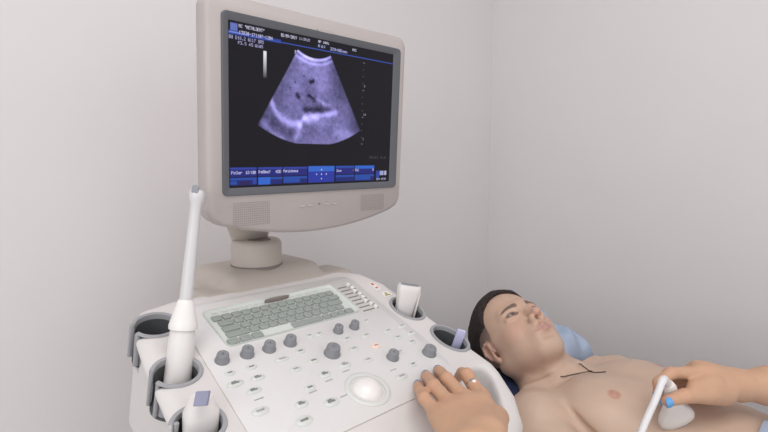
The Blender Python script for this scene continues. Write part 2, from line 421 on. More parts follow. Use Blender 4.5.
# rear hump with monitor support
fd = Field(axis((-.06, .42, .003)), axis((.02, .27, .003)), axis((.88, 1.12, .003)))
def rb(c, h, r):
    def fn(X, Y, Z):
        qx, qy, qz = np.abs(X - c[0]) - h[0] + r, np.abs(Y - c[1]) - h[1] + r, np.abs(Z - c[2]) - h[2] + r
        return np.sqrt(np.maximum(qx, 0) ** 2 + np.maximum(qy, 0) ** 2 + np.maximum(qz, 0) ** 2) + np.minimum(np.maximum(np.maximum(qx, qy), qz), 0) - r
    return fn, np.array(c) - h, np.array(c) + h
f_, lo, hi = rb((.172, .148, .972), (.112, .082, .073), .030); fd.op(f_, lo, hi, .02)
f_, lo, hi = rb((.18, .10, .985), (.175, .05, .034), .022); fd.op(f_, lo, hi, .014)
V_, F_ = fd.net(); mesh_obj('rear_hump', HF.w(relax(V_, F_, 2)), F_, M_warm, US)
pv = HF.l(at(257, 268, 1.0)); pv[2] = 1.045
b = MB(HF)
b.lathe((pv[0], pv[1], 0), [(.049, 1.03), (.049, 1.086), (.047, 1.092), (.043, 1.095)], 0, 40)
swc = b.build('swivel_collar', M_warm, US)
b = MB(HF); b.lathe((pv[0], pv[1], 0), [(.0500, 1.040), (.0500, 1.0475)], 0, 40); b.build('swivel_seam', M_seam, swc)
b = MB(HF); b.lathe((pv[0], pv[1] - .012, 0), [(.022, 1.090), (.022, 1.0960)], 0, 32); b.build('swivel_cap', M_seam, swc)
b = MB(WF)
top = MF.w((-.155, -.12, -.085)); pw = HF.w((pv[0], pv[1], 1.075))
pw2 = pw + V3(-.02, .03, 0)
rings = []
for i, t in enumerate(np.linspace(0, 1, 8)):
    c = pw2 * (1 - t) + (MF.w((-.10, -.11, -.075))) * t; wx = .033 + .045 * t; wy = .022
    rings.append([c + MF.M[:, 0] * (wx * cos(a)) + MF.M[:, 2] * (wy * sin(a)) for a in np.linspace(0, 2 * pi, 24, endpoint=False)])
b.loft(rings); b.build('monitor_arm', M_warm, US)
# badge
bc = PF.hit(278, 297, .012); b = MB(PF)
b.lathe((bc[0], bc[1] + .002, .010), [(1, -.006), (1, .000), (.8, .0008)], 0, 32, .025, .0024); b.build('badge', M_seam, US, label='small dark oval badge')

# keyboard
b = MB(PF); b.rbox((.124, -.026, H0), (.131, .048, .0006), .008); KB = b.build('keyboard', M_kb, US)
def key(s0, s1, t, ht=.0130):
    b = MB(PF); b.rbox(((s0 + s1) / 2, t, H0 + .0018), ((s1 - s0) / 2, ht / 2, .0016), .002, seg=2, br=.0010, top_scale=.9999)
    return b.build('key', M_key, KB)
kp = .01745
rows = [(-.0015, [1] * 14, 0), (-.0170, [1.5] + [1] * 11 + [1.4], .004), (-.0325, [1.8] + [1] * 10 + [1.9], .003), (-.0480, [2.3] + [1] * 10 + [1.0], .002)]
for t, ws, off in rows:
    x = off
    for w_ in ws:
        key(x + .0009, x + w_ * kp - .0009, t); x += w_ * kp
x = 0
for s0, s1 in ((-.003, .0155), (.018, .036), (.0385, .0565), (.113, .174), (.177, .192), (.1945, .2085), (.211, .225), (.2275, .2435)): key(s0, s1, -.0645)
for i in range(12):
    b = MB(PF); b.rbox((.012 + i * .0185, .0145, H0 + .0016), (.0055, .0018, .0006), .0012, seg=2); b.build('function_mark', M_btn, KB)

# knobs
def knob(s, t, r, h):
    b = MB(PF); b.lathe((s, t, H0), [(r * 1.18, -.001), (r * 1.22, .002), (r * 1.05, .005), (r, h - .0035), (r * .94, h - .001), (r * .8, h), (0.001, h - .0008)], 0, 28, caps=False)
    o = b.build('knob', M_knob, US)
    b = MB(PF); b.rbox((s, t + r * .55, H0 + h), (r * .07, r * .28, .0004), .0004, seg=2); b.build('pointer_mark', M_mark, o)
for px, py, r, h in [(222, 361, .0088, .014), (247, 355, .0088, .014), (269, 349.5, .0088, .014), (290, 343.5, .0088, .014), (332, 354, .0112, .016), (338, 331.5, .0075, .013), (354, 327.5, .0075, .013), (392.5, 358, .0088, .014), (429, 353.5, .0105, .014)]:
    p = PF.hit(px, py, H0); knob(p[0], p[1], r, h)

# trackball
tb = PF.hit(367.5, 389.5, H0)
b = MB(PF); b.lathe((tb[0], tb[1], H0), [(.0352, -.001), (.0352, .0010), (.0335, .0028), (.0305, .0034), (.0275, .0024), (.0262, .0)], 0, 48, caps=False); rg = b.build('trackball_ring', M_btn, US)
b = MB(PF); b.lathe((tb[0], tb[1], H0), [(.0255 * cos(a), -.006 + .0205 * sin(a)) for a in np.linspace(-.2, pi / 2 - .01, 12)], 0, 40); b.build('trackball', M_ball, US)

# buttons
def button(px, py, rx=.0085, ry=.0055, dark=0, lit=False, marks=1):
    p = PF.hit(px, py, H0); b = MB(PF)
    b.lathe((p[0], p[1], H0), [(1.18, -.001), (1.18, .0003)], 0, 20, rx, ry); rim = None
    b.lathe((p[0], p[1], H0), [(1, 0), (1, .0008), (.9, .0016), (.01, .0020)], 1, 20, rx, ry)
    o = b.build('button', [M_kb, M_lit if lit else M_btn], US)
    if marks:
        b = MB(PF)
        b.rbox((p[0], p[1] + .0004, H0 + .0021), (rx * .50, ry * .26, .0002), .0004, seg=1)
        if marks > 1: b.rbox((p[0] - rx * .1, p[1] + ry * .5, H0 + .0020), (rx * .32, ry * .20, .0002), .0004, seg=1)
        b.build('legend', M_ink if dark else M_mark, o)
for q in [(347, 339), (366, 335.5), (353.6, 349), (368, 360), (345, 365, .0105, .0065, 0, False, 2), (325, 374.5, .010, .0065, 1, False, 2), (310, 388, .0085, .006, 1), (313.4, 361, .0085, .006, 1), (300.4, 351.5, .008, .0055, 1),
          (295.7, 369.5), (301.7, 404.5, .010, .0065, 1, False, 2), (331.5, 402.5, .012, .0075, 1, False, 2), (304.3, 421, .012, .0075, 1), (401.6, 376.5, .011, .0065), (413, 364.5, .008, .005, 1), (397.7, 337.5), (412, 342), (401.6, 326), (388, 331), (411, 333),
          (309.5, 336, .0065, .0055), (319, 334, .0065, .0055), (230, 373.5, .007, .005, 1), (251.5, 367.5, .008, .005, 1), (258, 378, .010, .0055, 1, False, 2), (235.4, 384, .0115, .006, 1, False, 2), (254, 391, .0105, .0055, 1, False, 2), (260.5, 411.5, .0115, .007),
          (282, 359.5, .0105, .0055), (376, 346, .0085, .006, 0, True, 1), (366, 321, .007, .0045), (400, 352, .006, .004)]:
    button(*q)
for px, py in ((259, 399), (329, 380.5), (313, 392), (346, 371), (393, 370), (344, 396)):       # printed bars below keys
    p = PF.hit(px, py, H0); b = MB(PF); b.rbox((p[0], p[1], H0 + .0004), (.007, .0008, .0003), .0006, seg=1); b.build('printed_mark', M_mark, US)

# gain sliders
for i in range(8):
    t = .0085 - i * .0118; s0 = .2655 - i * .0003; s1 = .302
    b = MB(PF); b.rbox(((s0 + s1) / 2, t, H0 + .0002), ((s1 - s0) / 2, .0016, .0004), .001, seg=2); o = b.build('gain_slider', M_seam, US)
    c = [.290, .291, .288, .292, .290, .287, .291, .293][i]
    b = MB(PF); b.rbox((c, t, H0 + .0035), (.0026, .0040, .0035), .0015, seg=2); b.build('slider_cap', M_stw, o)

# stickers
p = PF.hit(386.5, 293.8, .0012)
b = MB(PF); b.rbox((p[0], p[1], .0008), (.0085, .0085, .0003), .002, seg=2); b.build('warning_sticker', M_stw, US, label='white sticker with a yellow warning triangle')
wst = US.children[-1] if len(US.children) else US
b = MB(PF)
tri = [(-.0065, -.005), (.0065, -.005), (0, .0065)]
b.loft([[V3(p[0] + x * k_, p[1] + y * k_, z) for x, y in tri] for k_, z in ((1, .0010), (1, .0014))], 1)
b.loft([[V3(p[0] + x * .72, p[1] + y * .72, z) for x, y in tri] for z in (.0013, .0018)], 0)
b.rbox((p[0], p[1] + .0004, .0020), (.0005, .0020, .0003), .0003, 1, seg=1)
b.build('triangle_mark', [M_yel, M_rubber], US, smooth=False)
p = PF.hit(371, 284.5, .0012)
b = MB(PF); b.rbox((p[0] + .004, p[1] - .008, .0008), (.005, .014, .0003), .002, seg=2); b.rbox((p[0] + .004, p[1] - .000, .0012), (.003, .004, .0003), .001, 1, seg=1); b.rbox((p[0] + .004, p[1] - .014, .0012), (.003, .003, .0003), .001, 1, seg=1)
b.build('caution_sticker', [M_stw, M_red], US, label='small white sticker with red marks')

# lower column and wheeled base (out of frame)
b = MB(HF); b.rbox((.13, -.10, .50), (.15, .13, .34), .05, br=.02); b.build('column', M_case, US)
b = MB(HF); b.rbox((.13, -.10, .13), (.24, .26, .05), .07, br=.02); b.build('base', M_warm, US)
for sx in (-1, 1):
    for sy in (-1, 1):
        c = HF.w((.13 + sx * .19, -.10 + sy * .2, .05)); Fw = Frame(c, PV, (0, 0, 1), PU)
        b = MB(Fw); b.lathe((0, 0, 0), [(.03, -.016), (.048, -.014), (.05, -.008), (.05, .008), (.048, .014), (.03, .016)], 0, 28); b.build('caster', M_rubber, US)

# ------------------------------------------------------------------ monitor (part of the machine)
def outline():
    P = []
    def arc(cx, cy, r, a0, a1, n=8):
        for a in np.linspace(radians(a0), radians(a1), n): P.append((cx + r * cos(a), cy + r * sin(a)))
    arc(.1955, .140, .022, 0, 90); arc(-.190, .140, .022, 90, 180); arc(-.1815, -.152, .0315, 180, 235)
    R = .93
    for x in np.linspace(-.188, .188, 20): P.append((x, -.2105 + (x * x) / (2 * R) * 1.35))
    arc(.1860, -.152, .0315, 305, 360); return P
MO = outline()
def inset(P, d):
    n = len(P); out = []
    for i in range(n):
        a = np.array(P[i - 1]); c = np.array(P[(i + 1) % n]); t = c - a; t = t / np.linalg.norm(t); nrm = np.array([-t[1], t[0]]); out.append(np.array(P[i]) + nrm * d)
    return out
b = MB(MF); rings = []
for d, z in ((.0065, 0), (.0045, -.0012), (.0012, -.0035), (0, -.007), (0, -.030), (.003, -.036), (.012, -.042)): rings.append([V3(x, y, z - .001) for x, y in inset(MO, d)])
for sc, z in ((.86, -.052), (.66, -.075), (.5, -.082), (.1, -.083)): rings.append([V3(x * sc, (y + .02) * sc - .02, z) for x, y in MO])
b.loft(rings[::-1]); MON = b.build('monitor', M_mon, US)
# dark bezel
def rrect(hx, hy, r, n=6, cx=0, cy=0):
    P = []
    for q, (sx, sy) in enumerate(((1, 1), (-1, 1), (-1, -1), (1, -1))):
        for t in np.linspace(0, pi / 2, n): a = t + q * pi / 2; P.append((cx + sx * (hx - r) + r * cos(a), cy + sy * (hy - r) + r * sin(a)))
    return P
b = MB(MF)
oc = .0045
b.loft([[V3(x, y, -.003) for x, y in rrect(.1935, .1375, .008, cx=oc)], [V3(x, y, .0022) for x, y in rrect(.1935, .1375, .008, cx=oc)], [V3(x, y, .0030) for x, y in rrect(.1925, .1365, .007, cx=oc)],
        [V3(x, y, .0018) for x, y in rrect(.1800, .1270, .003)], [V3(x, y, .0004) for x, y in rrect(.1775, .1245, .002)]], caps=False)
b.build('screen_bezel', M_dark, MON, label='dark grey frame around the screen')
# latch notch, status buttons, grilles
b = MB(MF); b.rbox((.005, .1395, .001), (.0155, .0035, .0018), .002, seg=2); b.build('latch', M_mon, MON)
for x in (-.0386, -.0205, .0, .0175, .0365):
    b = MB(MF)
    if abs(x) < .001: b.lathe((x, -.1605, 0), [(.0016, -.001), (.0016, .0006)], 0, 12)
    else: b.rbox((x, -.1622, 0), (.0058, .0015, .001), .0014, seg=3)
    b.build('menu_button', M_seam if abs(x) < .001 else M_warm, MON)
def grille(x0, x1, y0, y1, name):
    b = MB(MF); st = .0036
    for x in np.arange(x0, x1, st):
        for y in np.arange(y0, y1, st): b.add([(x - .0008, y - .0008, .0001), (x + .0008, y - .0008, .0001), (x + .0008, y + .0008, .0001), (x - .0008, y + .0008, .0001)], [(0, 1, 2, 3)])
    return b.build(name, M_dot, MON, False)
grille(-.170, -.104, -.186, -.150, 'speaker_grille'); grille(.104, .168, -.180, -.148, 'speaker_grille')
b = MB(MF)
for i in range(5):
    y = -.1495 - i * .0036
    for x0, x1 in ((-.196, -.172), (-.100, -.052), (.055, .100)): b.add([(x0, y - .00025, -.0008), (x1, y - .00025, -.0008), (x1, y + .00025, -.0008), (x0, y + .00025, -.0008)], [(0, 1, 2, 3)])
b.build('grille_lines', M_warm, MON, False)

# screen image: raster held in the face's own vertex colours (a lit display)
GW, GH = 500, 352
img = np.zeros((GH, GW, 3), np.float32); img[:] = (.0110, .0100, .0140)
sx0, sx1, sy0, sy1 = -.178, .178, -.125, .125
gx = np.linspace(sx0, sx1, GW)[None, :]; gy = np.linspace(sy1, sy0, GH)[:, None]
def pm(px, py): q = MF.hit(px, py, .001); return q[0], q[1]
rng = np.random.RandomState(4)
def vnoise(w, h, n, m):
    g = rng.rand(m + 2, n + 2); X = np.linspace(0, n, w, endpoint=False); Y = np.linspace(0, m, h, endpoint=False)
    xi = X.astype(int); yi = Y.astype(int); fx = X - xi; fy = Y - yi; fx = fx * fx * (3 - 2 * fx); fy = fy * fy * (3 - 2 * fy)
    a = g[yi][:, xi]; b_ = g[yi][:, xi + 1]; c = g[yi + 1][:, xi]; d = g[yi + 1][:, xi + 1]
    return (a * (1 - fx) + b_ * fx) * (1 - fy)[:, None] + (c * (1 - fx) + d * fx) * fy[:, None]
ax_, ay_ = -.0166, .159
R_ = np.sqrt((gx - ax_) ** 2 + (gy - ay_) ** 2); TH = np.arctan2(gx - ax_, ay_ - gy)
mask = sstep(.0670, .0685, R_) * sstep(.2170, .2145, R_) * sstep(.550, .525, np.abs(TH)) * sstep(-.0545, -.053, gy + 0 * gx)
I = .36 + .09 * (vnoise(GW, GH, 60, 42) - .5) + .09 * (vnoise(GW, GH, 150, 110) - .5) + .20 * (vnoise(GW, GH, 12, 9) - .5)
I = I * (1 - .45 * sstep(.25, .55, TH)) * (1 - .25 * sstep(-.3, -.55, TH)) * (1 + .10 * sstep(.14, .09, R_))
I = np.where(gy + 0 * gx < -.02, I * .93, I)
def seg_d(pts):
    d = np.full((GH, GW), 9.)
    P = [pm(*p) for p in pts]
    for a, c in zip(P[:-1], P[1:]):
        ex, ey = c[0] - a[0], c[1] - a[1]; t = np.clip(((gx - a[0]) * ex + (gy - a[1]) * ey) / (ex * ex + ey * ey), 0, 1)
        d = np.minimum(d, np.sqrt((gx - a[0] - ex * t) ** 2 + (gy - a[1] - ey * t) ** 2))
    return d
def zp(x, y): return 240 + x / 3.6, 40 + y / 3.6
wob = 1 + .9 * (vnoise(GW, GH, 40, 30) - .5)
for pts, w_, s in [([zp(110, 212), zp(125, 250), zp(150, 283), zp(185, 303), zp(215, 306)], .0056, .34), ([zp(215, 306), zp(212, 335), zp(200, 355)], .006, .22), ([zp(230, 283), zp(262, 272), zp(310, 270), zp(345, 262)], .0046, .32),
                   ([zp(250, 192), zp(275, 212), zp(300, 225)], .003, .14), ([zp(85, 300), zp(120, 335), zp(160, 360)], .005, .16), ([zp(300, 232), zp(330, 240)], .004, .16), ([zp(235, 290), zp(270, 285)], .007, .2), ([zp(350, 330), zp(400, 350)], .010, .12), ([zp(220, 62), zp(270, 78), zp(322, 76)], .004, .14)]:
    I += s * np.exp(-(seg_d(pts) / (w_ * wob)) ** 2)
for pts, w_, s in [([zp(256, 151), zp(263, 149)], .0038, .33), ([zp(205, 196), zp(211, 205)], .0038, .30), ([zp(250, 200), zp(268, 212)], .0050, .26), ([zp(240, 252), zp(290, 255)], .0070, .24), ([zp(305, 250), zp(330, 244)], .0045, .14), ([zp(230, 131), zp(231, 131)], .0018, .22), ([zp(198, 151), zp(199, 151)], .0018, .2), ([zp(181, 172), zp(182, 172)], .002, .12),
                   ([zp(240, 320), zp(330, 345)], .016, .06), ([zp(130, 300), zp(180, 340)], .012, .07)]:
    I -= s * np.exp(-(seg_d(pts) / w_) ** 2)
I += .34 * np.exp(-((R_ - .0700) / .0022) ** 2) + .20 * np.exp(-((R_ - .0780) / .0026) ** 2) - .12 * np.exp(-((R_ - .0740) / .0016) ** 2)
I = np.clip(I, .01, 1)
sec = np.stack([I * .86, I * .83, I * 1.20], -1); sec = .045 + sec ** 1.45 * 1.25
sec = sec * np.array([.86, .83, 1.12]) - .035
img = img * (1 - mask[..., None]) + np.clip(sec, .01, 1) * mask[..., None]
def put(x0, y0, x1, y1, c, a=1.):
    m = (sstep(x0 - .0004, x0 + .0004, gx) * sstep(x1 + .0004, x1 - .0004, gx) * sstep(y0 - .0004, y0 + .0004, gy) * sstep(y1 + .0004, y1 - .0004, gy))[..., None] * a
    img[:] = img * (1 - m) + np.array(c) * m
# blue header line and emblem
WHT = (.62, .60, .78); BLU = (.045, .09, .42)
put(-.178, .1052, -.085, .1108, (.03, .06, .30)); put(-.178, .1062, .178, .1078, BLU)
put(-.1745, .1108, -.1625, .1218, (.10, .14, .45)); put(-.1765, .1075, -.160, .1095, (.2, .25, .6))
for q in range(4): put(-.1740 + q * .003, .1112, -.1728 + q * .003, .1214, (.22, .26, .6), .6)
FONT = {'A': '0E11111F111111', 'B': '1E11111E11111E', 'C': '0E11101010110E', 'D': '1E11111111111E', 'E': '1F10101E10101F', 'F': '1F10101E101010', 'G': '0E11101713110F', 'H': '1111111F111111', 'I': '0E04040404040E', 'K': '11121418141211',
        'L': '1010101010101F', 'M': '111B1515111111', 'N': '11191513111111', 'O': '0E11111111110E', 'P': '1E11111E101010', 'R': '1E11111E141211', 'S': '0F10100E01011E', 'T': '1F040404040404', 'U': '1111111111110E', 'Y': '11110A04040404', 'Z': '1F01020408101F',
        '0': '0E13151519110E', '1': '040C040404040E', '2': '0E11010204081F', '3': '1F02040201110E', '4': '02060A121F0202', '5': '1F101E0101110E', '6': '0608101E11110E', '7': '1F010204080808', '8': '0E11110E11110E', '9': '0E11110F01020C',
        '.': '00000000000C0C', '/': '00010204081000', ':': '000C0C000C0C00', '-': '0000001F000000', '"': '0A0A0A00000000', '%': '18190204081303', ' ': '00000000000000', 'a': '00000E010F110F', 'o': '00000E1111110E', 'e': '00000E111F100E', 'n': '00001619111111', 't': '08081C0808090 6'.replace(' ', ''), 'r': '00001619101010', 'c': '00000E1010110E', 'i': '04000C0404040E', 's': '00000E100E011E', 'm': '00001A15151111'}
def text(s, x, y, h, c=WHT, wd=None, a=1.):
    """s drawn with its left edge x, top y, height h (metres on the screen)"""
    ps = h / 7; cw = ps * 6 if wd is None else wd / len(s); pw_ = cw / 6
    for i, ch in enumerate(s):
        g = FONT.get(ch, FONT.get(ch.upper(), FONT['O']))
        for r_ in range(7):
            v = int(g[r_ * 2:r_ * 2 + 2], 16)
            for k_ in range(5):
                if v >> (4 - k_) & 1:
                    xx, yy = x + i * cw + k_ * pw_, y - (r_ + 1) * ps
                    i0, i1 = int(round((xx - sx0) / (sx1 - sx0) * GW)), int(round((xx + pw_ - sx0) / (sx1 - sx0) * GW))
                    j0, j1 = int(round((sy1 - yy - ps) / (sy1 - sy0) * GH)), int(round((sy1 - yy) / (sy1 - sy0) * GH))
                    img[j0:max(j1, j0 + 1), i0:max(i1, i0 + 1)] = img[j0:max(j1, j0 + 1), i0:max(i1, i0 + 1)] * (1 - a) + np.array(c) * a
text('MC "METALDENT"', -.1600, .1212, .0050, wd=.045); text('13830-171107-1204', -.1600, .1122, .0050, wd=.060)
text('B8 D18.2 G117 DR5', -.1765, .1035, .0044, (.42, .40, .66), wd=.060); text('F3.5 45 G105', -.1615, .0965, .0044, (.42, .40, .66), wd=.044)
text('02/09/2019', -.0850, .1206, .0046, wd=.031); text('11:39:23', -.0490, .1210, .0046, (.45, .42, .6), wd=.022)
text('AP 100%', -.0095, .1222, .0044, wd=.024); text('MI 0.9', -.0095, .1150, .0044, (.4, .42, .75), wd=.015); text('3C5A/Abdomen', .0175, .1140, .0044, (.45, .46, .8), wd=.040); text('MI', .0700, .1200, .0040, wd=.011)
text('M', -.0575, .0990, .0060, (.5, .5, .7), wd=.006)
m_ = (gx > -.1180) & (gx < -.1118) & (gy < .0890) & (gy > .0480)
gr = np.clip((gy - .046) / .038, 0, 1) + 0 * gx; img[m_] = (np.stack([gr, gr, gr * 1.05], -1) * .75)[m_]
for i in range(13):
    y = .0985 - i * .0125; put(.0975, y - .0006, .0990 + (.003 if i % 4 == 0 else 0), y + .0006, (.20, .19, .25))
for i, t_ in enumerate('5', 0): pass
text('5', .101, .058, .004, (.3, .3, .36)); text('10', .101, .006, .004, (.3, .3, .36), wd=.007); text('1', .1015, -.040, .004, (.3, .3, .36))
text('SAUZI 0.0', .121, -.0745, .0042, (.07, .07, .085), wd=.046)
# bottom soft menu
DB, MBL, LB = (.024, .026, .19), (.028, .075, .36), (.035, .13, .58)
for x0, x1 in ((-.1765, -.1298), (-.1268, -.0805), (-.0785, -.0290), (.0365, .0820), (.0840, .1352)):
    put(x0, -.1080, x1, -.0935, DB); put(x0, -.0965, x1, -.0935, (.04, .06, .34))
    put(x0, -.1215, x1, -.1095, (.020, .028, .16)); put(x0, -.1135, x1, -.1095, MBL)
put(-.1268, -.1215, -.1040, -.1095, LB); put(-.0785, -.1200, -.0440, -.1120, MBL); put(.0840, -.1200, .1250, -.1100, MBL); put(.0365, -.0965, .0820, -.0925, MBL); put(.0840, -.0985, .1352, -.0925, LB)
put(-.1765, -.1200, -.1650, -.1150, MBL); put(-.137, -.1200, -.1300, -.1130, (.04, .06, .34)); put(-.160, -.1210, -.142, -.1150, (.03, .02, .10))
put(-.0265, -.1215, .0330, -.0925, (.030, .045, .34)); put(-.0265, -.1020, .0330, -.0925, (.045, .16, .62), .8)
for dx, dy in ((0, .008), (0, 0), (0, -.008), (-.011, 0), (.011, 0)): put(.003 + dx - .001, -.107 + dy - .0012, .003 + dx + .001, -.107 + dy + .0012, (.6, .62, .85))
W2 = (.55, .56, .85)
text('Power', -.1745, -.0990, .0048, W2, wd=.020); text('63/100', -.1490, -.0985, .0050, W2, wd=.018); text('Frequency', -.1260, -.0982, .0048, W2, wd=.022); text('4dB', -.0940, -.0980, .0048, W2, wd=.011)
text('Persistence', -.0780, -.0975, .0048, W2, wd=.030); text('Zoom', .0375, -.0985, .0048, W2, wd=.013); text('/', .0780, -.0980, .0050, (.5, .3, .3)); text('Rot', .0850, -.0980, .0048, W2, wd=.009); text('0', .1300, -.0980, .0048, W2)
put(.1405, -.1175, .1500, -.1030, (.03, .06, .34)); put(.1510, -.1120, .1620, -.1035, (.35, .36, .6)); put(.1640, -.1120, .1700, -.1035, (.45, .46, .65)); text('0:00', .1420, -.1170, .0044, (.4, .4, .6), wd=.028)
cc, rr = np.meshgrid(np.arange(GW), np.arange(GH))
SV = np.stack([np.broadcast_to(gx, (GH, GW)), np.broadcast_to(gy, (GH, GW)), np.full((GH, GW), .0008)], -1).reshape(-1, 3)
ii = (rr[:-1, :-1] * GW + cc[:-1, :-1]).ravel(); SF = np.stack([ii + GW, ii + GW + 1, ii + 1, ii], 1)
mesh_obj('screen', MF.w(SV), SF, M_screen, MON, cols=img.reshape(-1, 3), smooth=False, label='lit screen with an ultrasound scan')

# ------------------------------------------------------------------ probes in the holders
def prism_rings(b, F, prof, m=0, seg=28, p=3.0):
    """prof rows: (z, hx, hy, dx); superellipse sections"""
    rings = []
    for z, hx, hy, dx in prof:
        r = []
        for t in np.linspace(0, 2 * pi, seg, endpoint=False):
            c, s = cos(t), sin(t); r.append(V3(dx + hx * np.sign(c) * abs(c) ** (2 / p), hy * np.sign(s) * abs(s) ** (2 / p), z))
        rings.append(r)
    b.loft(rings, m)
# endocavity probe, tall white wand
h2 = PF.w((HOL[1][0] + .004, HOL[1][1] + .002, -.05)); tip = at(197.5, 190, .735)
zz = unit(tip - h2); L = np.linalg.norm(tip - h2); x_ = unit(PU - zz * (PU @ zz)); EF = Frame(h2, x_, np.cross(zz, x_), zz)
EP = empty('ultrasound_wand', h2, 'tall white wand shaped ultrasound probe standing in the middle left holder', 'ultrasound probe')
def lz(px, py):      # length along the wand nearest to a pixel
    best = min(np.linspace(0, L, 400), key=lambda q: abs(proj_y(EF.w((0, 0, q))) - py)); return best
def proj_y(p):
    d = p - CAM; y = d[1] * cos(PITCH) - d[2] * sin(PITCH); z = d[1] * sin(PITCH) + d[2] * cos(PITCH); return 216 - FPX * z / y
z1, z2 = lz(0, 326), lz(0, 304)
b = MB(EF); b.lathe((0, 0, 0), [(.012, 0), (.0175, .006), (.0185, .03), (.0180, z1 - .02), (.0165, z1 - .004), (.0165, z1)], 0, 32); b.build('grip', M_white, EP)
b = MB(EF); b.lathe((0, 0, 0), [(.0165, z1 - .006), (.0195, z1 - .004), (.0198, z1 + .001), (.0185, z1 + .006), (.0118, z2 + .002), (.0098, z2 + .006)], 0, 32); b.build('collar', M_ball, EP)
b = MB(EF); b.lathe((0, 0, 0), [(.0096, z2 - .01), (.0090, z2 + .02), (.0080, L * .8), (.0080, L - .022), (.0105, L - .014), (.0112, L - .006), (.0095, L - .001), (.004, L + .001)], 0, 28); b.build('shaft', M_sheath, EP)
c_ = EF.l(at(194, 189, .722)); b = MB(Frame(at(195.0, 189.5, .726), (1, -.1, 0), (.1, .3, 1), (-.1, -1, .3))); b.rbox((0, 0, -.001), (.0050, .0065, .0022), .003, seg=3); b.build('lens', M_lens, EP, label='grey lens')
# blocky probe in the front left holder
h3 = PF.w((HOL[2][0] + .006, HOL[2][1] - .004, -.05)); t3 = at(201.5, 397, .60)
zz = unit(t3 - h3 + V3(0, 0, .0)); x_ = unit(PU - zz * (PU @ zz)); L3 = np.linalg.norm(t3 - h3); F3 = Frame(h3, x_, np.cross(zz, x_), zz)
P3 = empty('ultrasound_probe', h3, 'stubby white probe with a blue grey square end in the front left holder', 'ultrasound probe', None)
b = MB(F3); prism_rings(b, F3, [(0, .012, .010, 0), (.004, .020, .014, 0), (L3 - .028, .0215, .015, 0), (L3 - .018, .021, .0150, 0), (L3 - .006, .0150, .0125, 0), (L3 - .001, .0135, .0115, 0), (L3 + .001, .0125, .0105, 0)]); b.build('housing', M_white, P3)
FS = Frame(at(201.3, 398.5, .578), (1, .15, 0), (.1, .45, 1), (-.1, -1, .45)); b = MB(FS); b.rbox((0, 0, -.002), (.0078, .0085, .0026), .0012, seg=2); b.build('end_plate', M_lav, P3, label='blue grey square end plate')
# probe in the rear right holder
ha = PF.w((HOR[0][0] - .006, HOR[0][1], -.045)); ta = at(410, 285, .985)
zz = unit(ta - ha); x_ = V3(.93, .37, 0); x_ = unit(x_ - zz * (x_ @ zz)); LA = np.linalg.norm(ta - ha); FA = Frame(ha, x_, np.cross(zz, x_), zz)
PA = empty('ultrasound_probe', ha, 'white flat probe with a grey strip along its end in the rear right holder', 'ultrasound probe')
b = MB(FA); prism_rings(b, FA, [(0, .012, .009, 0), (.004, .0165, .011, 0), (.05, .0185, .0115, 0), (LA - .028, .0205, .0118, 0), (LA - .012, .0238, .0120, 0), (LA - .003, .0240, .0115, 0), (LA, .0225, .0100, 0)], p=3.6); b.build('housing', M_white, PA)
b = MB(FA); prism_rings(b, FA, [(LA - .003, .0195, .0066, 0), (LA + .0010, .0195, .0064, 0), (LA + .0016, .0185, .0055, 0)], p=4); b.build('lens', M_lens, PA, label='grey lens strip')
b = MB(FA); b.rbox((.0215, -.004, LA * .5), (.0016, .005, LA * .40), .0012, seg=2); b.build('side_ridge', M_white, PA)
# lilac stick in the front right holder
hs = PF.w((HOR[1][0] + .012, HOR[1][1] - .010, -.056)); ts = at(462, 330, .915); zz = unit(ts - hs); Ls = np.linalg.norm(ts - hs)
x_ = unit(V3(1, 0, 0) - zz * zz[0]); FS2 = Frame(hs, x_, np.cross(zz, x_), zz)
b = MB(FS2); b.rbox((0, 0, Ls / 2), (.0085, .0030, Ls / 2), .0025, seg=3); o = b.build('plastic_stick', M_stick, origin=hs); tag(o, 'flat pale lilac plastic stick in the front right holder', 'stick')

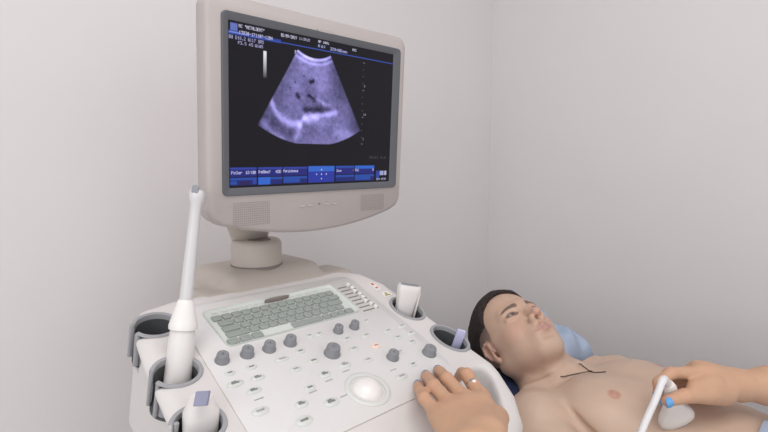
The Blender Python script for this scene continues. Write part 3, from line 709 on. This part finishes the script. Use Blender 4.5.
# ------------------------------------------------------------------ couch, pillow, sheets
CO = empty('examination_couch', BF.w((.45, 0, 0)), 'pale grey examination couch under the reclining man', 'couch')
b = MB(BF); b.rbox((.42, 0, .545), (.95, .32, .05), .04, br=.02); b.build('mattress', M_couch, CO)
b = MB(BF); b.rbox((.42, 0, .47), (.92, .29, .025), .02); b.build('frame', M_steel, CO)
for a_ in (-.40, 1.24):
    for b_ in (-.25, .25):
        b = MB(BF); b.lathe((a_, b_, 0), [(.02, 0), (.02, .45)], 0, 16); b.build('leg', M_steel, CO)
def cushion(name, c, h, m, dent=None, wr=.006, seed=1, n=60):
    r = np.random.RandomState(seed); u = np.linspace(-1, 1, n); X, Y = np.meshgrid(u, u, indexing='ij')
    def surf(sg):
        ex = np.clip(1 - np.abs(X) ** 3.2, 0, 1) ** .42 * np.clip(1 - np.abs(Y) ** 3.2, 0, 1) ** .42
        px_ = X * h[0] * (1 - .05 * (1 - ex)); py_ = Y * h[1] * (1 - .05 * (1 - ex)); z = sg * h[2] * ex
        if sg > 0:
            for k_ in range(7):
                a = r.rand() * 6.3; f = 10 + r.rand() * 26; z = z + wr * ex * np.sin((X * cos(a) + Y * sin(a)) * f * .35 + 2 * np.sin(3 * Y + k_) + k_) / (1 + .3 * k_)
            if dent: z = z - dent[3] * np.exp(-(((px_ + c[0] - dent[0]) / dent[2]) ** 2 + ((py_ + c[1] - dent[1]) / (dent[2] * 1.05)) ** 2) ** 1.4)
        return np.stack([px_ + c[0], py_ + c[1], z + c[2]], -1).reshape(-1, 3)
    T, Bm = surf(1), surf(-1); V = np.concatenate([T, Bm]); Fc = []
    for i in range(n - 1):
        for j in range(n - 1):
            q = i * n + j; Fc.append((q, q + n, q + n + 1, q + 1)); Fc.append((q + n * n, q + 1 + n * n, q + n + 1 + n * n, q + n + n * n))
    return mesh_obj(name, BF.w(V), Fc, m)
o = cushion('headrest_cushion', (-.17, -.02, .680), (.150, .25, .080), M_navy, wr=.002, n=40); tag(o, 'dark navy cushion beneath the head of the patient', 'cushion')
o = cushion('pillow', (-.185, .100, .750), (.130, .130, .086), M_blue, dent=(-.18, -.04, .110, .115), wr=.010, seed=5); tag(o, 'crumpled light blue pillow behind the head of the patient', 'pillow')
# light blue sheet over hips and legs
n = 70; A_, B_ = np.meshgrid(np.linspace(.34, 1.34, n), np.linspace(-.39, .39, n), indexing='ij')
leg = .145 * np.exp(-((np.abs(B_) - .10) / .085) ** 2) * (1 - .35 * sstep(.6, 1.3, A_)) + .03
hip = .195 * np.clip(1 - (np.abs(B_) / .30) ** 3.5, 0, 1) ** .6
Zs = .603 + np.maximum(leg, hip * sstep(.75, .5, A_)) + .004 * np.sin(A_ * 40 + 3 * np.sin(B_ * 18)) + .003 * np.sin(B_ * 55 + 4 * A_)
Zs = np.where(np.abs(B_) > .325, .6 - (np.abs(B_) - .325) * 2.2, Zs); Bq = np.where(np.abs(B_) > .325, np.sign(B_) * (.328 + .004), B_)
Vt = np.stack([A_, Bq, Zs], -1).reshape(-1, 3); Vb = Vt - V3(0, 0, .0025); idx = np.arange(n * n).reshape(n, n); Fc = []
for i in range(n - 1):
    for j in range(n - 1):
        q = (idx[i, j], idx[i + 1, j], idx[i + 1, j + 1], idx[i, j + 1]); Fc.append(q); Fc.append(tuple(k_ + n * n for k_ in q[::-1]))
o = mesh_obj('sheet', BF.w(np.concatenate([Vt, Vb])), Fc, M_blue); tag(o, 'light blue sheet over the hips and legs of the patient', 'sheet')

# ------------------------------------------------------------------ patient
R0 = np.stack([(.91103, .39755, .10946), (-.40799, .83057, .37908), (.05979, -.39002, .91886)], 1)   # columns: head left, crown, face in world
HT = V3(.3155, 1.1560, .8288)
HM = BF.M.T @ R0; HO = BF.l(HT)
def h2b(p): return HM @ np.array(p, float) + HO
HA = np.array([HM[:, 0], HM[:, 1], HM[:, 2]]).T
def head_prims(f, pre=lambda p: p, M=HM):
    E = lambda c, r, k=0, kind='u', Q=None: f.ell(h2b(c), r, k, kind, M if Q is None else M @ Q)
    K = lambda a, b_, ra, rb_, k=0, kind='u': f.cone(h2b(a), h2b(b_), ra, rb_, k, kind)
    E((0, .036, -.018), (.0765, .090, .094)); E((0, .048, .014), (.061, .066, .069), .03)
    E((0, -.012, .020), (.056, .075, .064), .03); E((0, -.051, .040), (.031, .039, .042), .03)
    K((-.010, -.083, .060), (.010, -.083, .060), .0165, .0165, .022); E((0, -.091, .067), (.015, .010, .012), .014)
    for s in (-1, 1):
        K((s * .053, -.050, .000), (s * .018, -.082, .055), .016, .013, .03)
        E((s * .034, -.041, .030), (.024, .032, .030), .03)
        E((s * .035, -.016, .050), (.019, .020, .018), .026); K((s * .038, -.02, .045), (s * .058, -.006, .015), .013, .012, .025)
        E((s * .033, .010, .101), (.019, .0145, .0185), .018, 's')
        K((s * .041, .026, .069), (s * .012, .029, .083), .0075, .0085, .02)
    K((0, .018, .083), (0, -.012, .097), .0070, .0075, .014); K((0, -.010, .097), (0, -.0255, .1115), .0078, .0098, .010)
    for s in (-1, 1): E((s * .0125, -.0305, .0985), (.0075, .0085, .0095), .006); K((s * .0068, -.0405, .1035), (s * .0060, -.0330, .1040), .0033, .0026, .003, 's')
    E((0, -.056, .075), (.024, .024, .019), .02)
    K((0, -.042, .098), (0, -.049, .0975), .0030, .0035, .006)
    for s in (-1, 1): K((0, -.0515, .0955), (s * .0210, -.0575, .0845), .0052, .0022, .005)
    for s in (-1, 1): K((0, -.0640, .0935), (s * .0190, -.0610, .0845), .0062, .0028, .005)
    for s in (-1, 1): K((0, -.0577, .1025), (s * .0210, -.0590, .0890), .0011, .0010, .002, 's')
    E((0, -.0755, .093), (.020, .0055, .010), .010, 's')
    for s in (-1, 1):                                    # lids and slit
        E((s * .0315, .0100, .0725), (.0142, .0142, .0142), .004)
        Q = np.eye(3)
        E((s * .0318, .0085, .0880), (.0125, .0029, .0090), .0015, 's')
        K((s * .0455, .0060, .073), (s * .0185, .0040, .078), .0035, .0035, .008)
        # ear
        a = .20 * s; Q = np.array([[cos(.32 * s), 0, sin(.32 * s)], [0, 1, 0], [-sin(.32 * s), 0, cos(.32 * s)]])
        E((s * .0765, -.004, -.012), (.0055, .0270, .0135), .004, 'u', Q)
        E((s * .0840, .002, -.0085), (.0055, .0170, .0075), .003, 's', Q)
        pts = [(s * .0755, -.004, .000), (s * .0780, .012, .002), (s * .0800, .022, -.005), (s * .0820, .021, -.016), (s * .0825, .007, -.023), (s * .0800, -.011, -.0195), (s * .0775, -.024, -.010)]
        for p, q in zip(pts[:-1], pts[1:]): K(p, q, .0036, .0036, .003)
        E((s * .0770, -.027, -.006), (.0042, .0080, .0060), .004); E((s * .0760, -.006, .0035), (.0035, .0060, .0030), .002)
    return f
f = Field(axis((-.36, -.005, .0019), (-.005, .36, .0042), (.36, 1.30, .012)), axis((-.37, -.125, .006), (-.125, .095, .0019), (.095, .37, .006)), axis((.585, .70, .006), (.70, .985, .0019)))
TA = [-.055, -.02, .03, .09, .15, .22, .30, .38, .46, .55, .62]
TW = [.095, .135, .158, .166, .166, .160, .150, .142, .145, .165, .150]
TT = [.745, .772, .797, .812, .819, .813, .802, .788, .778, .780, .765]
TB = [.640, .620, .612, .606, .604, .604, .606, .610, .612, .606, .612]
def torso(X, Y, Z):
    x = X.ravel(); w_ = np.interp(x, TA, TW)[:, None, None]; t_ = np.interp(x, TA, TT)[:, None, None]; b_ = np.interp(x, TA, TB)[:, None, None]
    hc = (t_ + b_) / 2; hh = (t_ - b_) / 2; p = 2.5
    q = (np.abs(Y / w_) ** p + np.abs((Z - hc) / hh) ** p) ** (1 / p)
    d = (q - 1) * np.minimum(hh, w_) ; e = np.maximum(TA[0] - X, X - TA[-1])
    return smax(d, e + 0 * d, .03)
f.op(torso, (TA[0], -.17, .60), (TA[-1], .17, .83))
for s in (-1, 1):
    lo = 0 if s < 0 else .008
    f.ell((.105, s * .080, .772 - lo), (.075, .080, .050), .035)
    f.ell((.135, s * .108, .8200 - lo), (.005, .005, .0035), .004)
    f.cone((-.060, s * .035, .735), (.0, s * .150, .752 - lo * 2.2), .040, .036, .045)
    f.cone((.002, s * .020, .7940), (-.022, s * .150, .7870 - lo * 2), .0070, .0080, .016)
    f.ell((.020, s * .182, .740 - lo * 3), (.064, .058, .064), .022)
    f.chain([(.020, s * .190, .735 - lo * 2.5), (.31, s * .262, .665), (.56, s * .262, .650)], [.054, .041, .029], .006, .01)
    hx, hb = .585, s * .262
    f.ell((.610, hb, .645), (.048, .038, .017), .02)
    for j in range(4): f.chain([(.645, hb + (j - 1.5) * .019, .645), (.69, hb + (j - 1.5) * .021, .648), (.72 - abs(j - 1.4) * .008, hb + (j - 1.5) * .022, .636)], [.0095, .0085, .007], .004, .004)
    f.chain([(.595, hb - s * .03, .645), (.63, hb - s * .052, .640), (.66, hb - s * .058, .636)], [.013, .011, .008], .01, .004)
    f.chain([(.58, s * .085, .690), (.97, s * .110, .675), (1.20, s * .115, .655)], [.085, .055, .042], .04, .02)
    f.chain([(.005, s * .014, .787), tuple(h2b((s * .058, -.040, -.020)))], [.010, .014], .018)
f.cone((.048, -.157, .802), (.125, -.166, .755), .0025, .008, .008, 's')
f.cone((.048, .160, .795), (.125, .166, .755), .0025, .008, .008, 's')
f.cone(h2b((0, -.040, -.022)), (.002, 0, .735), .054, .056, .035)
f.cone(h2b((0, -.084, .022)), (-.012, 0, .765), .018, .020, .03)
head_prims(f)
V_, F_ = f.net()
V_ = relax(V_, F_, 2, .45)
# skin colour: real pigment only
hl = (V_ - HO) @ HM
base = np.array([.575, .420, .325]); cols = np.tile(base, (len(V_), 1))
def blend(c, w_): 
    global cols
    cols = cols * (1 - w_[:, None]) + np.array(c) * w_[:, None]
def g3(P, c, r): return np.exp(-(((P - np.array(c)) / np.array(r)) ** 2).sum(1))
inh = sstep(.02, -.05, V_[:, 0]) 
blend((.560, .360, .262), inh * .6)
for s in (-1, 1):
    blend((.600, .300, .240), .45 * g3(hl, (s * .046, -.025, .065), (.022, .022, .03)))
    blend((.56, .27, .22), .55 * g3(hl, (s * .080, -.005, -.008), (.014, .034, .024)))
    blend((.50, .245, .185), sstep(.0135, .0095, np.sqrt((V_[:, 0] - .135) ** 2 + (V_[:, 1] - s * .108) ** 2)) * (V_[:, 2] > .78) * .75)
blend((.56, .28, .23), .5 * g3(hl, (0, -.028, .112), (.014, .012, .014)))
lw = sstep(.0010, -.0006, np.abs(hl[:, 1] + .0582) - (.0088 * np.clip(1 - (np.abs(hl[:, 0]) / .0245) ** 2, 0, 1))) * (hl[:, 2] > .083)
blend((.47, .215, .19), lw * .72)
for s in (-1, 1):                                        # eyebrows
    x = hl[:, 0] * s; t_ = (x - .012) / .038; yc = .0245 + .006 * np.sin(np.clip(t_, 0, 1) * 2.4) - .004 * t_; th_ = .0056 * (1 - .5 * np.clip(t_, 0, 1))
    blend((.085, .055, .045), np.clip(1.2 * sstep(1.3, .5, np.abs(hl[:, 1] - yc) / th_) * sstep(-.06, .10, t_) * sstep(1.1, .85, t_) * (hl[:, 2] > .045), 0, .85))
    e = np.sqrt(((x - .0318) / .0150) ** 2 + ((hl[:, 1] - .0088) / .0056) ** 2)
    blend((.13, .075, .06), np.clip(sstep(1.18, .98, e) * (hl[:, 2] > .06), 0, 1) * .8)
HY = ([-.13, -.07, -.045, -.028, -.018, .004, .014, .024, .033, .045, .058, .072, .090], [-.062, -.058, -.046, -.030, .020, .026, .006, .022, .052, .074, .088, .098, .10])
y0 = np.interp(hl[:, 2], *HY)
stub = sstep(-.004, .006, hl[:, 1] - y0) * (V_[:, 0] < .0)
ear_ = np.abs(hl[:, 0]) > .0785
blend((.13, .095, .085), stub * (.50 + .42 * sstep(.0, .05, hl[:, 1])) * ~ear_)
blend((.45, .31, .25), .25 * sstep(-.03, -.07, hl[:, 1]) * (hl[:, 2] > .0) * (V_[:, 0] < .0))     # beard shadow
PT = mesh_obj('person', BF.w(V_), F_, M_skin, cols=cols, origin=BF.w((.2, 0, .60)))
tag(PT, 'bare-chested young man with short dark hair lying on his back looking up', 'person')
del f
# hair
f = Field(axis((-.36, -.02, .0022)), axis((-.14, .11, .0022)), axis((.66, .985, .0022)))
f.ell(h2b((0, .036, -.018)), (.0765, .090, .094), 0, 'u', HM); f.ell(h2b((0, .050, .018)), (.066, .068, .070), .03, 'u', HM); f.ell(h2b((0, -.012, .022)), (.059, .075, .064), .03, 'u', HM)
X = f.a[0][:, None, None] - HO[0]; Y = f.a[1][None, :, None] - HO[1]; Z = f.a[2][None, None, :] - HO[2]
hx_, hy_, hz_ = [X * HM[0, i] + Y * HM[1, i] + Z * HM[2, i] for i in range(3)]
nz = rng.rand(*f.F.shape).astype(np.float32) - .5
y0 = np.interp(hz_.ravel(), *HY).reshape(hz_.shape)
y0 = y0 + .016 * sstep(.062, .074, np.abs(hx_)) * 0
th = .0010 * sstep(.03, -.05, hz_) -.0012 + .0065 * sstep(.000, .062, hy_) + .0050 * sstep(.06, .11, hy_) + .006 * sstep(.0, -.06, hz_)
th = th * sstep(-.004, .016, hy_ - y0 + .004)-.002*(1-sstep(-.004, .016, hy_ - y0 + .004))
th = th - .007 * sstep(.070, .040, hy_) * sstep(.045, .060, np.abs(hx_)) * sstep(-.075, -.045, hz_)
f.F = smax(f.F - th + nz * .0024, (y0 - hy_) + nz * .008, .004).astype(np.float32)
V_, F_ = f.net(); V_ = relax(V_, F_, 1, .4)
mesh_obj('hair', BF.w(V_), F_, M_hair, PT, label='short dark hair')
del f, X, Y, Z, hx_, hy_, hz_, nz, y0, th
# eyes
for s in (-1, 1):
    c = h2b((s * .0315, .0100, .0725)); n1, n2 = 28, 24; V = []; cl = []
    for i in range(n1 + 1):
        ph = pi * i / n1
        for j in range(n2):
            th_ = 2 * pi * j / n2; d = V3(sin(ph) * cos(th_), sin(ph) * sin(th_), cos(ph)); g_ = unit((.10, .10, 1))
            x1 = unit(np.cross((0, 1, 0), g_)); y1 = np.cross(g_, x1); r_ = .0124 + .0006 * max(0, 1 - (ph / .45) ** 2)
            V.append(HM @ ((x1 * d[0] + y1 * d[1] + g_ * d[2]) * r_) + c)
            cl.append((.02, .02, .02) if ph < .20 else (.10, .095, .085) if ph < .47 else (.05, .05, .05) if ph < .52 else (.40, .36, .34))
    Fc = [(i * n2 + j, (i + 1) * n2 + j, (i + 1) * n2 + (j + 1) % n2, i * n2 + (j + 1) % n2) for i in range(n1) for j in range(n2)]
    mesh_obj('eyeball', BF.w(np.array(V)), np.array(Fc), M_eye, PT, cols=np.array(cl))

from mathutils.bvhtree import BVHTree
from mathutils import Vector
PB = BVHTree.FromPolygons([Vector(v.co) + PT.location for v in PT.data.vertices], [p.vertices[:] for p in PT.data.polygons])
def drop(p, dirn, off=.001):
    h = PB.ray_cast(Vector(p), Vector(dirn)); return np.array(h[0]) + np.array(h[1]) * off if h[0] is not None else np.array(p)
def onpx(px, py, off=.001):
    r = ray(px, py); h = PB.ray_cast(Vector(CAM), Vector(r)); return np.array(h[0]) + np.array(h[1]) * off if h[0] is not None else at(px, py, 1.1)
# necklace: cord lying on the neck, with a small pendant
vis = [(561, 376.8), (569, 375.6), (578, 373.9), (590, 371.8), (587, 369.5), (583, 366.5), (579, 364.2)]
P_ = [onpx(x, y, .0010) for x, y in vis]
b = MB(); b.tube(spline([BF.w((-.072, -.060, .755)), BF.w((-.060, -.062, .775)), *P_[:4]], 4), .0011, 0, 6); b.tube(spline([*P_[3:], BF.w((-.045, .050, .775)), BF.w((-.065, .058, .750))], 4), .0011, 0, 6); nk = b.build('necklace', M_cord, PT, label='thin dark cord necklace')
pq = [onpx(x, y, .0014) for x, y in ((590, 371.8), (595, 373), (601, 372.8), (606, 372.4))]
b = MB(); b.tube(spline(pq, 4), .0010, 0, 6); b.build('pendant_cord', M_cord, nk)
b = MB(Frame(pq[0], BA, BB, (0, 0, 1))); b.rbox((.002, 0, .0006), (.0035, .0016, .0014), .001, seg=1); b.build('pendant', M_cord, nk)

# ------------------------------------------------------------------ operator: two forearms and hands, one body mesh
def hand_field(J, lo, hi, h=.0014):
    f = Field(axis((lo[0], hi[0], h)), axis((lo[1], hi[1], h)), axis((lo[2], hi[2], h)))
    W = J['wrist']; fing = J['fingers']; el = J['elbow']; r = J.get('r', 1.0)
    mc = [q[0] for q in fing]
    f.cone(el, W + unit(el - W) * .05, .040 * r, .0285 * r); f.cone(W + unit(el - W) * .05, W, .0285 * r, .0235 * r, .02)
    lat = unit(mc[3] - mc[0])
    for i, m in enumerate(mc):
        wi = W + lat * (i - 1.5) * .0105
        f.cone(wi, m, .0165 * r, .0112 * r, .014)
        if i < 3: f.cone(m * .85 + wi * .15, mc[i + 1] * .85 + (W + lat * (i - .5) * .0105) * .15, .0100 * r, .0100 * r, .008)
    for i, q in enumerate(fing):
        rr = np.array(J['fr'][i]) * r
        f.cone(q[0], q[1], rr[0] * 1.08, rr[1], .009)
        for j in range(1, len(q) - 1): f.cone(q[j], q[j + 1], rr[j], rr[j + 1], .0016)
        f.ell(q[1], (rr[1] * 1.06,) * 3, .003)
    T = J['thumb']; tr = np.array([.019, .0135, .0110, .0085]) * r
    f.cone(T[0], T[1], tr[0], tr[1], .016); f.cone(T[1], T[2], tr[1], tr[2], .004); f.cone(T[2], T[3], tr[2], tr[3], .003)
    for a_, b_, ra, rb_ in J.get('extra', []): f.cone(a_, b_, ra, rb_, .012)
    return f
def pp(px, py, h): return PF.w(PF.hit(px, py, h))
LH = dict(wrist=at(476, 452, .555), elbow=at(560, 760, .40),
          fingers=[[pp(438, 415, .040), pp(424, 398, .036), pp(419.5, 389, .022), pp(418, 385, .0085)],
                   [pp(451, 406, .043), pp(434, 386, .040), pp(428, 378, .025), pp(426, 375, .0090)],
                   [pp(465, 400, .044), pp(447, 379, .041), pp(440, 372, .026), pp(438, 370, .0092)],
                   [pp(481, 398, .043), pp(467, 375, .044), pp(462, 373, .028), pp(459, 377, .010)]],
          r=1.18, fr=[(.0080, .0073, .0066, .0060), (.0088, .0080, .0072, .0064), (.0090, .0082, .0074, .0066), (.0090, .0084, .0076, .0066)],
          thumb=[at(488, 436, .585), pp(497, 418, .030), pp(489, 409, .014), pp(478, 402, .0095)])
fa = hand_field(LH, (-.02, .36, .80), (.20, .80, 1.02), .0015)
RH = dict(wrist=at(741, 385, .865), elbow=at(1010, 395, .80),
          fingers=[[at(700, 384, .925), at(676, 386, .915), at(672, 396, .900), at(676, 404, .885)],
                   [at(697, 378, .900), at(670, 380, .890), at(664, 392, .875), at(668, 402, .862)],
                   [at(699, 370, .873), at(667, 375, .862), at(659, 389, .850), at(664, 401, .842)],
                   [at(702, 372, .846), at(671, 373, .828), at(658, 382, .818), at(658, 394, .816)]],
          r=1.08, fr=[(.0080, .0073, .0066, .0060), (.0088, .0080, .0072, .0064), (.0092, .0083, .0074, .0066), (.0096, .0090, .0080, .0068)],
          thumb=[at(722, 393, .838), at(702, 394.5, .812), at(685, 396, .798), at(667, 401, .790)],
          extra=[(at(738, 388, .86), at(708, 390, .825), .022, .019), (at(735, 381, .865), at(698, 369, .86), .019, .015), (at(712, 384, .83), at(694, 387, .815), .014, .010)])
fb = hand_field(RH, (.42, .66, .74), (1.02, .99, .99), .0022)
def skincols(V, J, P):
    c = np.tile(np.array(P), (len(V), 1))
    for q in J['fingers'] + [J['thumb'][1:]]:
        for k_, p in enumerate(q):
            w_ = .30 * np.exp(-((np.linalg.norm(V - p, axis=1)) / .013) ** 2); c = c * (1 - w_[:, None]) + np.array((.60, .29, .20)) * w_[:, None]
    return c
Va, Fa = fa.net(); Va = relax(Va, Fa, 2, .45); Vb_, Fb_ = fb.net(); Vb_ = relax(Vb_, Fb_, 2, .45)
skc = (.545, .330, .212)
OP = mesh_obj('person', np.concatenate([Va, Vb_]), np.concatenate([Fa, Fb_ + len(Va)]), M_skin2, cols=np.concatenate([skincols(Va, LH, skc), skincols(Vb_, RH, skc)]), origin=V3(.35, .5, .90))
tag(OP, 'forearms and hands with blue nails, one on the console, one holding the probe', 'person')
del fa, fb
def nail(q, q_prev, dorsal, r, sc=1.0):
    z = unit(q - q_prev); d = unit(dorsal - z * (dorsal @ z)); x = np.cross(z, d); c = q + z * .0015
    V = []; n = 9
    for i in range(n):
        for j in range(n):
            u, v = (i / (n - 1) - .5) * 2, (j / (n - 1)); a = u * 1.0; ln = .0125 * sc
            rr = r * (1.10 - .10 * v); sh = (1 - .96 * (abs(v - .5) * 2) ** 3.2) ** .5
            V.append(c + z * (v * ln - .005 * sc) + x * (rr * sin(a * sh * 1.0)) + d * (rr * cos(a * sh) - .0004 * 0))
    V = np.array(V); Vin = V - d * .0008; m = n * n
    Fc = [(i * n + j, (i + 1) * n + j, (i + 1) * n + j + 1, i * n + j + 1) for i in range(n - 1) for j in range(n - 1)]
    Fc += [tuple(k_ + m for k_ in q_[::-1]) for q_ in Fc]
    return mesh_obj('fingernail', np.concatenate([V, Vin]), Fc, M_nail, OP, label='blue painted fingernail')
for i, q in enumerate(LH['fingers']): nail(q[3], q[2], unit(PN * .75 + PW * .7) if i < 3 else PW, LH['fr'][i][3] * 1.14)
for i, q in enumerate(RH['fingers']): nail(q[3], q[2], V3(-1, .0, .1), RH['fr'][i][3] * 1.12)
nail(RH['thumb'][3], RH['thumb'][2], V3(-.05, -1, .0), .0100, 1.0); nail(LH['thumb'][3], LH['thumb'][2], PN, .0080)
# ring on the left hand
q = LH['fingers'][3]; rc = q[0] * .42 + q[1] * .58; zz = unit(q[1] - q[0]); x_ = unit(np.cross(zz, PN)); RF = Frame(rc, x_, np.cross(zz, x_), zz)
b = MB(RF); rr = .0094; b.loft([[V3((rr + dr) * cos(t), (rr + dr) * sin(t), dz) for t in np.linspace(0, 2 * pi, 32, endpoint=False)] for dr, dz in ((0, -.0013), (.0012, -.0012), (.0014, 0), (.0012, .0012), (0, .0013), (0, -.0013))], caps=False)
ring = b.build('ring', M_ring, OP, label='thin silver ring')
rn = unit(PN + unit(CAM - rc)); b = MB(Frame(rc + rn * .0105, zz, np.cross(rn, zz), rn)); b.lathe((0, 0, 0), [(.0026, -.001), (.0030, .001), (.0018, .0022)], 0, 8); b.build('stone', M_stone, ring)
# sleeves at the elbows, out of frame
for J in (LH, RH):
    el, W = J['elbow'], J['wrist']; d = unit(el - W); b = MB(); b.tube([el - d * .03, el, el + d * .12], [.046, .050, .056], 0, 24); b.build('sleeve', M_sleeve, OP)

# ------------------------------------------------------------------ probe held on the patient
pf_ = at(677, 421, .838); pt_ = at(668, 384, .812); zz = unit(pt_ - pf_); x_ = unit(V3(1, .12, 0) - zz * (V3(1, .12, 0) @ zz)); LP = np.linalg.norm(pt_ - pf_)
GF = Frame(pf_, x_, np.cross(zz, x_), zz)
HP = empty('ultrasound_probe', pf_, 'white convex probe held in the right hand pressed on the ribs of the man', 'ultrasound probe')
b = MB(GF); prism_rings(b, GF, [(-.004, .022, .010, 0), (.002, .0300, .0130, 0), (.010, .0310, .0138, 0), (.022, .0270, .0135, 0), (.036, .0175, .0120, 0), (.050, .0125, .0110, 0), (LP - .006, .0115, .0105, 0), (LP, .0090, .0090, 0)], p=2.6, seg=36); b.build('housing', M_white, HP)
b = MB(GF); prism_rings(b, GF, [(-.010, .012, .0060, 0), (-.0075, .020, .0085, 0), (-.003, .0265, .0095, 0), (.001, .0285, .0095, 0)], p=2.4, seg=36); b.build('lens', M_lens, HP, label='grey lens')
cp = [pt_ - zz * .004, at(665.5, 380, .800), at(662.5, 381, .785), at(656, 398, .772), at(648, 416, .765), at(640, 436, .755), at(628, 475, .735), at(600, 600, .70)]
cp += [V3(.33, .66, .55), V3(.25, .64, .30), V3(.15, .66, .30), HF.w((.285, -.12, .34))]
b = MB(); sp_ = spline(cp, 8); b.tube(sp_, [.0062 if i < 18 else .0055 for i in range(len(sp_))], 0, 14); b.build('cable', M_cable, HP, label='white cable')

for o in bpy.data.objects:
    if '_loc' in o: del o['_loc']
